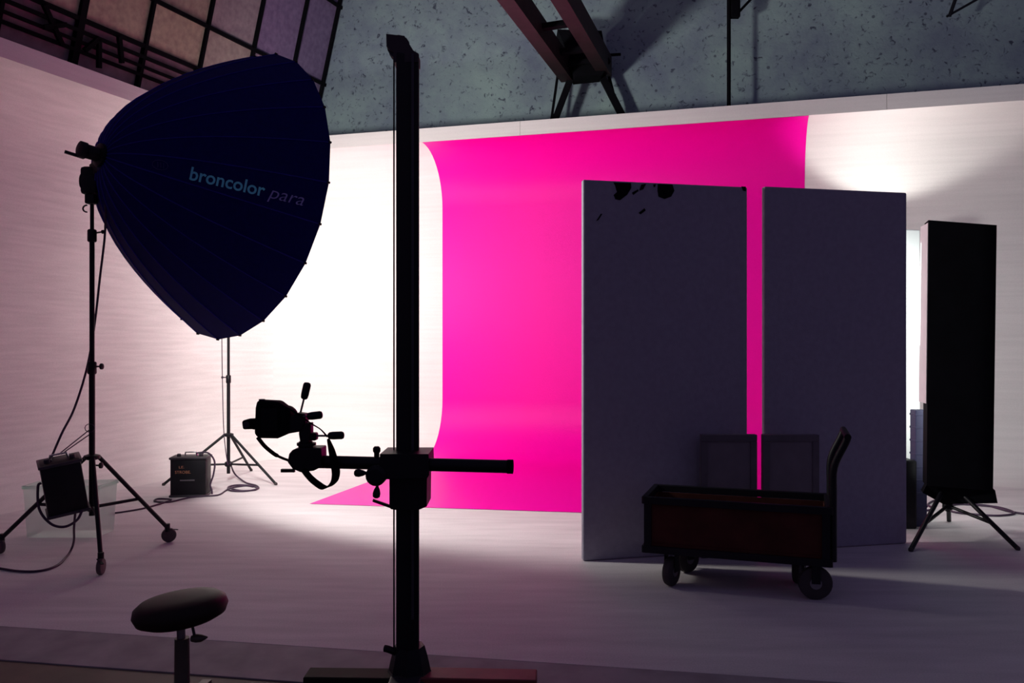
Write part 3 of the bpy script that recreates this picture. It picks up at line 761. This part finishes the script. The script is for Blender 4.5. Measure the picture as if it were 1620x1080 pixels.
for x, y in ((bx0 + 0.05, CY - 0.02), (bx1 - 0.05, CY - 0.05), (CX, CY - 0.62), (CX, CY + 0.12)):
    MB().lathe([(0.015, -0.012), (0.03, -0.01), (0.03, 0.01), (0.015, 0.012)], (x, y, 0.0), rot_to((0, 1, 0)), 14).build('roller', M_rubber, cs, 40)
# carriage
def cp(px, py, dy=-0.1): return at(px, py, CY + dy)
def plate(pts, y0, y1, nm, m=M_black):
    """polygon drawn at depth CY+y0, extruded to CY+y1"""
    q = [at(x, y, CY + y0) for x, y in pts]
    return MB().prism(q, (0, 0, 0), (0, y1 - y0, 0)).build(nm, m, cs)
plate([(616, 722), (676, 722), (675, 801), (663, 806), (630, 807), (618, 805), (616, 798)], -0.10, 0.09, 'carriage_block')
plate([(601, 718), (678, 718), (679, 751), (676, 756), (612, 758), (600, 752)], -0.17, 0.06, 'arm_clamp')
MB().lathe([(0.03, -0.09), (0.045, -0.075), (0.045, 0.05), (0.03, 0.06)], cp(599, 748, -0.1), rot_to((0, 1, 0)), 20).build('crank_hub', M_black, cs, 40)
def club(a_, b_, nm, r0=0.006, r1=0.017):
    a_, b_ = V(a_), V(b_); d = b_ - a_
    MB().tube([a_, a_ + d * 0.4, a_ + d * 0.55, a_ + d * 0.75, a_ + d * 0.93, b_], [r0, r0, r1 * 0.75, r1, r1 * 0.9, r1 * 0.35], 12).build(nm, M_black, cs, 60)
club(cp(592, 748, -0.17), cp(560, 748, -0.19), 'crank_knob'); club(cp(598, 757, -0.17), cp(595, 788, -0.19), 'crank_knob')
MB().bar(cp(618, 801, -0.1), cp(590, 791, -0.12), 0.02, 0.012).build('release_lever', M_black, cs)
MB().lathe([(0.012, -0.03), (0.012, 0.005), (0.017, 0.012), (0.017, 0.026), (0.01, 0.034)], cp(596, 718, -0.1), None, 12).build('lock_knob', M_black, cs, 40)
MB().bar(cp(664, 714, -0.06), cp(674, 714, -0.06), 0.02, 0.006).build('top_tab', M_grey, cs)
aL, aR = at(497, 730, 3.72), at(810, 738, 3.60)
MB().tube([aL, aR], 0.0285, 22).build('cross_arm', M_black, cs, 40)
MB().tube([aR - (aR - aL).normalized() * 0.02, aR + (aR - aL).normalized() * 0.004], 0.0305, 22).build('arm_end_cap', M_blackm, cs, 40)

# tripod head (rests on the arm)
YH = 3.72
def hpx(px, py, dy=0.0): return at(px, py, YH + dy)
th_ = thing('tripod_head', hpx(482, 745), 'black three way tripod head with padded handles on the cross arm end', 'tripod head')
def zz(x, y): return (370 + x / 5.4, 590 + y / 5.4)
def sil(pts, y0, y1, nm, parent, m=M_black, bev=0.006):
    q = [at(*zz(x, y), YH + y0) for x, y in pts]
    o = MB().prism(q, (0, 0, 0), (0, y1 - y0, 0)).build(nm, m, parent)
    if bev:
        md = o.modifiers.new('bevel', 'BEVEL'); md.width = bev; md.segments = 2; md.limit_method = 'ANGLE'
    return o
sil([(470, 690), (500, 655), (560, 640), (745, 640), (750, 800), (680, 835), (570, 850), (500, 820), (455, 760)], -0.055, 0.055, 'clamp_body', th_)
MB().bar(hpx(*zz(520, 832), -0.05), hpx(*zz(405, 832), -0.05), 0.02, 0.014).build('clamp_lever', M_black, th_)
MB().lathe([(0.024, -0.008), (0.042, -0.006), (0.042, 0.006), (0.024, 0.008)], hpx(*zz(620, 605)), None, 24).build('pan_disc', M_black, th_, 40)
MB().lathe([(0.042, -0.03), (0.034, 0.0), (0.03, 0.03)], hpx(*zz(615, 640)), None, 20).build('pan_base', M_black, th_, 40)
sil([(560, 440), (655, 425), (655, 520), (640, 600), (565, 600), (552, 520)], -0.03, 0.03, 'tilt_body', th_)
sil([(440, 400), (530, 340), (610, 350), (610, 420), (570, 500), (450, 520)], -0.035, 0.035, 'camera_plate', th_)
def handle(a0_, b0_, b1_, dy0, dy1):
    MB().tube([hpx(*zz(*a0_), dy0), hpx(*zz(*b0_), dy1)], 0.0045, 8).build('handle_rod', M_grey, th_, 40)
    p0, p1 = hpx(*zz(*b0_), dy1), hpx(*zz(*b1_), dy1); d = p1 - p0
    MB().tube([p0, p0 + d * 0.08, p0 + d * 0.3, p0 + d * 0.85, p0 + d * 0.96, p1], [0.010, 0.0155, 0.0175, 0.0175, 0.014, 0.007], 12).build('handle_grip', M_black, th_, 50)
handle((570, 335), (598, 222), (630, 80), -0.01, -0.03)
handle((590, 370), (628, 370), (757, 355), -0.03, -0.05)
handle((655, 535), (805, 535), (942, 530), 0.0, -0.04)
MB().box(hpx(*zz(675, 540)), (0.04, 0.05, 0.035), None, 0.008).build('pan_lock', M_black, th_)

# camera turned upright on the head, lens towards the backdrop
cm = thing('photo_camera', hpx(432, 668), 'black camera turned on its side on the tripod head', 'camera')
sil([(180, 300), (195, 235), (370, 243), (430, 290), (480, 320), (480, 490), (440, 530), (370, 560), (205, 557), (172, 520)], -0.04, 0.05, 'body', cm, M_blackm, 0.01)
sil([(65, 415), (85, 400), (185, 395), (185, 487), (150, 480), (75, 482)], -0.035, 0.045, 'prism_hump', cm, M_blackm, 0.008)
MB().lathe([(0.055, 0), (0.055, 0.03), (0.05, 0.05), (0.05, 0.12), (0.056, 0.13), (0.056, 0.17), (0.048, 0.172)], hpx(*zz(300, 410), 0.05), rot_to((0.25, 1, 0.02)), 24).build('lens', M_black, cm, 40)
MB().box(hpx(*zz(300, 400), -0.046), (0.075, 0.006, 0.10), Matrix.Rotation(0.0, 3, 'Y'), 0.003).build('rear_screen', mat('dead_screen', (0.004, 0.004, 0.006), 0.4, spec=0.15), cm)
MB().lathe([(0.012, 0), (0.015, 0.006), (0.015, 0.014)], hpx(*zz(110, 440), -0.035), rot_to((0, -1, 0)), 14).build('eyepiece', M_rubber, cm, 40)
MB().lathe([(0.014, 0), (0.014, 0.012)], hpx(*zz(240, 245), 0.0), None, 14).build('dial', M_dark, cm, 40)
def ribbon(pts, w, nm, parent, wd=(0.2, 1, 0), thick=0.004):
    P = smooth_path(pts, 6); mbr = MB(); wv = V(wd).normalized()
    vs = []; fs = []
    ws = w if isinstance(w, (list, tuple)) else [w] * len(pts)
    N = len(P)
    for i, p in enumerate(P):
        u = i / (N - 1) * (len(ws) - 1); j = min(int(u), len(ws) - 2); ww = ws[j] + (ws[j + 1] - ws[j]) * (u - j)
        t = (P[min(i + 1, N - 1)] - P[max(i - 1, 0)]).normalized(); nn = t.cross(wv).normalized()
        for a_, b_ in ((-1, -1), (1, -1), (1, 1), (-1, 1)): vs.append(p + wv * (a_ * ww / 2) + nn * (b_ * thick / 2))
    for i in range(N - 1):
        for k in range(4): fs.append([i * 4 + k, i * 4 + (k + 1) % 4, (i + 1) * 4 + (k + 1) % 4, (i + 1) * 4 + k])
    fs += [[3, 2, 1, 0], [(N - 1) * 4 + k for k in range(4)]]
    return mbr.add(vs, fs).build(nm, M_blackm, parent, 60)
strap = ribbon([hpx(*zz(370, 250), -0.03), hpx(*zz(520, 335), -0.06), hpx(*zz(660, 430), -0.07), hpx(*zz(740, 480), -0.07), hpx(*zz(800, 545), -0.07)], [0.008, 0.008, 0.006, 0.005, 0.008], 'strap_cord', cm, (0.8, 0.5, 0.3))
ribbon([hpx(*zz(805, 560), -0.07), hpx(*zz(835, 660), -0.075), hpx(*zz(858, 760), -0.08), hpx(*zz(872, 860), -0.08), hpx(*zz(850, 935), -0.08), hpx(*zz(780, 980), -0.08), hpx(*zz(700, 935), -0.075), hpx(*zz(640, 880), -0.07), hpx(*zz(595, 820), -0.06)], [0.010, 0.030, 0.038, 0.04, 0.04, 0.036, 0.034, 0.03, 0.03], 'neck_strap', cm, (0.75, 0.62, 0.25))
tag(MB().tube(smooth_path([hpx(*zz(205, 550), -0.02), hpx(*zz(260, 620), -0.03), hpx(*zz(330, 680), -0.03), hpx(*zz(370, 705), -0.03), hpx(*zz(420, 728), -0.03), hpx(*zz(475, 748), -0.05)], 5), [0.009] * 16 + [0.006] * 10, 8).build('sync_cable', M_blackm, cm, 60))

# ================================================================== stool
SX, SY = at(286, 960, 3.40).x, 3.40
so = thing('stool', (SX, SY, -0.03), 'round dark padded stool with height lever in the foreground', 'stool')
tilt = Matrix.Rotation(-0.10, 3, 'Y') @ Matrix.Rotation(0.0, 3, 'X')
sc_ = V((SX, SY, at(286, 960, 3.40).z - 0.05))
M_seat = mat('brown_vinyl', (0.018, 0.010, 0.009), 0.55, var=0.15, scale=10, spec=0.2)
MB().lathe([(0.02, -0.038), (0.14, -0.034), (0.174, -0.018), (0.186, 0.01), (0.179, 0.036), (0.155, 0.054), (0.10, 0.064), (0.02, 0.067)], sc_ + V((0, 0, 0.03)), tilt, 40).build('seat', M_seat, so, 60)
MB().tube([V((SX + 0.005, SY, 0.2)), sc_ + V((0, 0, -0.005))], 0.017, 14).build('gas_post', M_grey, so, 40)
M_post = mat('olive_metal', (0.10, 0.085, 0.06), 0.5)
MB().tube([V((SX + 0.005, SY, 0.03)), V((SX + 0.005, SY, sc_.z - 0.075))], [0.032, 0.029], 18).build('post', M_post, so, 40)
lp = sc_ + V((0.055, -0.03, -0.0))
MB().tube([lp, lp + V((0.012, 0, -0.055))], 0.006, 8).build('lever_rod', M_dark, so, 40)
MB().tube([lp + V((0.0, 0, -0.068)), lp + V((0.018, 0, -0.066)), lp + V((0.04, 0, -0.066)), lp + V((0.065, 0, -0.062))], [0.012, 0.017, 0.015, 0.003], 10).build('lever_paddle', M_post, so, 60)
for k in range(5):
    a_ = 2 * PI * k / 5 + 0.3; d = V((math.cos(a_), math.sin(a_), 0)); b0 = V((SX + 0.005, SY, 0.075))
    MB().bar(b0 + d * 0.02, b0 + d * 0.27 + V((0, 0, -0.025)), 0.04, 0.028).build('foot_arm', M_post, so)
    MB().lathe([(0.012, -0.01), (0.025, -0.009), (0.025, 0.009), (0.012, 0.01)], V((b0.x, b0.y, -0.004)) + d * 0.27, rot_to((-d.y, d.x, 0)), 14).build('caster', M_rubber, so, 40)
    MB().tube([b0 + d * 0.265 + V((0, 0, -0.02)), b0 + d * 0.265 + V((0, 0, -0.055))], 0.008, 8).build('caster_pin', M_dark, so, 40)

# ================================================================== strip softbox at right
SC = V((3.52, 6.74, 0))
st3 = light_stand('light_stand', 'black light stand with splayed legs under the black strip softbox', SC, [at(1441, 872, HCAM * F / 332).to_2d(), at(1610, 870, HCAM * F / 330).to_2d(), (3.76, 7.18)], 0.40, 0.22, [(0.18, 1.2, 0.019), (1.2, 1.6, 0.015)], 'light stands', False, 1.15)
sx = thing('strip_softbox', (3.52, 6.55, 0.37), 'tall black strip softbox seen from behind at the right', 'softbox')
ca, sa = math.cos(-0.30), math.sin(-0.30)
tl_, tr_ = at(1469, 348, 6.62), at(1577, 356, 6.45)
bl_, br_ = at(1466, 768, 6.62), at(1571, 776, 6.45)
fwd = V((0.155, 1.0, 0)).normalized()
wv = (tr_ - tl_); wv.z = 0; wdir = wv.normalized(); fwd = V((-wdir.y, wdir.x, 0))
m_ = MB(); dp = 0.20; cz = 0.30
back_in = [p + fwd * 0.0 for p in (tl_, tr_, br_, bl_)]
front = [p + fwd * dp - wdir * 0.01 * s_ for p, s_ in ((tl_, 1), (tr_, -1), (br_, -1), (bl_, 1))]
m_.add(back_in + front, [[0, 1, 2, 3], [0, 4, 5, 1], [1, 5, 6, 2], [2, 6, 7, 3], [3, 7, 4, 0]]); m_.build('box_fabric', M_blackm, sx)
ce = sum(front, V()) / 4
dif = MB(); q = [p + (ce - p) * 0.02 - fwd * 0.01 for p in front]; dif.add(q, [[0, 1, 2, 3]])
M_diff = mat('lit_diffuser', (0.85, 0.87, 0.85), 0.8, var=0.02, emit=STRIP_COL, estr=1.0)
dif.build('diffuser', M_diff, sx)
# white lit side flap on the left edge
fp = [tl_ + fwd * 0.02 - wdir * 0.004 + V((0, 0, -0.02)), tl_ + fwd * (dp + 0.05) - wdir * 0.035 + V((0, 0, -0.02)), bl_ + fwd * (dp + 0.05) - wdir * 0.035 + V((0, 0, 0.65)), bl_ + fwd * 0.02 - wdir * 0.004 + V((0, 0, 0.65))]
MB().prism(fp, (0, 0, 0), wdir * 0.004).build('side_flap', M_flat_w, sx)
sk = [bl_ + V((0.0, 0, 0)), br_ + V((0.02, 0, 0)), br_ + V((0.04, 0, -0.10)), bl_ + V((0.16, 0.05, -0.16)), bl_ + V((-0.03, 0, -0.06))]
MB().prism(sk, fwd * 0.02, fwd * 0.16).build('loose_flap', M_blackm, sx)
al = bpy.data.lights.new('strip_light', 'AREA'); al.shape = 'RECTANGLE'; al.size = 0.45; al.size_y = 1.9; al.energy = STRIP_POWER; al.color = STRIP_COL; al.spread = math.radians(150)
ao = bpy.data.objects.new('strip_light', al); COL.objects.link(ao); ao.location = ce + fwd * 0.02
ao.rotation_euler = fwd.to_track_quat('-Z', 'Z').to_euler()
attach(ao, sx)
# white reflector panel standing behind it
ra, rb_ = V((3.15, 7.30, 0)), V((3.62, 7.42, 0))
rp = thing('reflector_panel', (ra + rb_) / 2, 'narrow white reflector panel glowing between the plain flat and the strip softbox', 'reflector')
rd = (rb_ - ra).normalized(); H = at(1450, 363, 7.35).z
MB().box((ra + rb_) / 2 + V((0, 0, H / 2 + 0.005)), ((rb_ - ra).length, 0.03, H), Matrix.Rotation(math.atan2(rd.y, rd.x), 3, 'Z'), 0.01).build('panel', mat('white_panel', (0.86, 0.87, 0.86), 0.7, var=0.02), rp)
MB().box((ra + rb_) / 2 + V((0.0, 0.10, 0.02)), (0.06, 0.36, 0.03), Matrix.Rotation(math.atan2(rd.y, rd.x), 3, 'Z')).build('foot', M_black, rp)
# dark ribbed case in front of it
ec = thing('equipment_case', at(1458, 780, 7.1), 'dark blue ribbed case standing between flat and strip softbox', 'case'); ec.location.z = 0
c0 = at(1457, 700, 7.0); hz = at(1457, 648, 7.0).z
MB().box((3.425, 7.03, hz / 2), (0.10, 0.10, hz), None, 0.008).build('case_body', mat('dark_blue_case', (0.035, 0.035, 0.10), 0.5), ec)
for k in range(9): MB().box((3.425, 7.03, 0.06 + k * (hz - 0.1) / 8), (0.106, 0.106, 0.018), None, 0.004).build('rib', MATS['dark_blue_case'], ec)
bp_ = thing('small_case', at(1440, 800, 7.0), 'small black case on the floor behind the plain flat edge', 'case'); bp_.location.z = 0
sh = at(1440, 728, 6.9).z
MB().box((at(1437, 700, 6.9).x - 0.04, 6.99, sh / 2 + 0.0), (0.22, 0.2, sh), None, 0.015).build('case_body', M_black, bp_)
MB().tube([V((at(1437, 700, 6.9).x - 0.10, 6.99, sh)), V((at(1437, 700, 6.9).x - 0.09, 6.99, sh + 0.03)), V((at(1437, 700, 6.9).x + 0.01, 6.99, sh + 0.03)), V((at(1437, 700, 6.9).x + 0.02, 6.99, sh))], 0.007, 8).build('case_handle', M_black, bp_, 40)
cable('cable coiled on the floor behind the strip softbox stand', [g(1440, 809), g(1465, 809), g(1478, 806), g(1468, 800), g(1480, 793), g(1500, 797), g(1540, 800), g(1580, 804), g(1605, 813), g(1580, 817), g(1540, 815), g(1508, 811), g(1500, 805), g(1515, 799), g(1560, 801), g(1595, 810), g(1625, 815)], 0.010)

# hidden lamp behind the right flat that washes the wall
KP = V((4.05, 9.15, 2.85)); KT = KP + V((0.35, 0.40, 1.5))
st4 = light_stand('light_stand', 'light stand hidden behind the plain flat near the back wall', (KP.x, KP.y, 0), [(KP.x + 0.45, KP.y - 0.3), (KP.x - 0.45, KP.y - 0.3), (KP.x, KP.y - 0.55)], 0.5, 0.2, [(0.08, 2.75, 0.016)], 'light stands', False)
kh = thing('flash_head', KP, 'flash head behind the plain flat washing the wall with light', 'flash head'); kd = (KT - KP).normalized()
MB().tube([KP - kd * 0.22, KP], 0.06, 18).build('head_body', M_black, kh, 40)
MB().lathe([(0.065, 0.0), (0.09, 0.05), (0.10, 0.1), (0.095, 0.1), (0.085, 0.05), (0.06, 0.005)], KP, rot_to(kd), 24, caps=False).build('reflector', M_silver, kh, 40)
spot('wall_wash', KP + kd * 0.1, KT, KICK_POWER, KICK_COL, 112, 0.35, 0.05, kh)
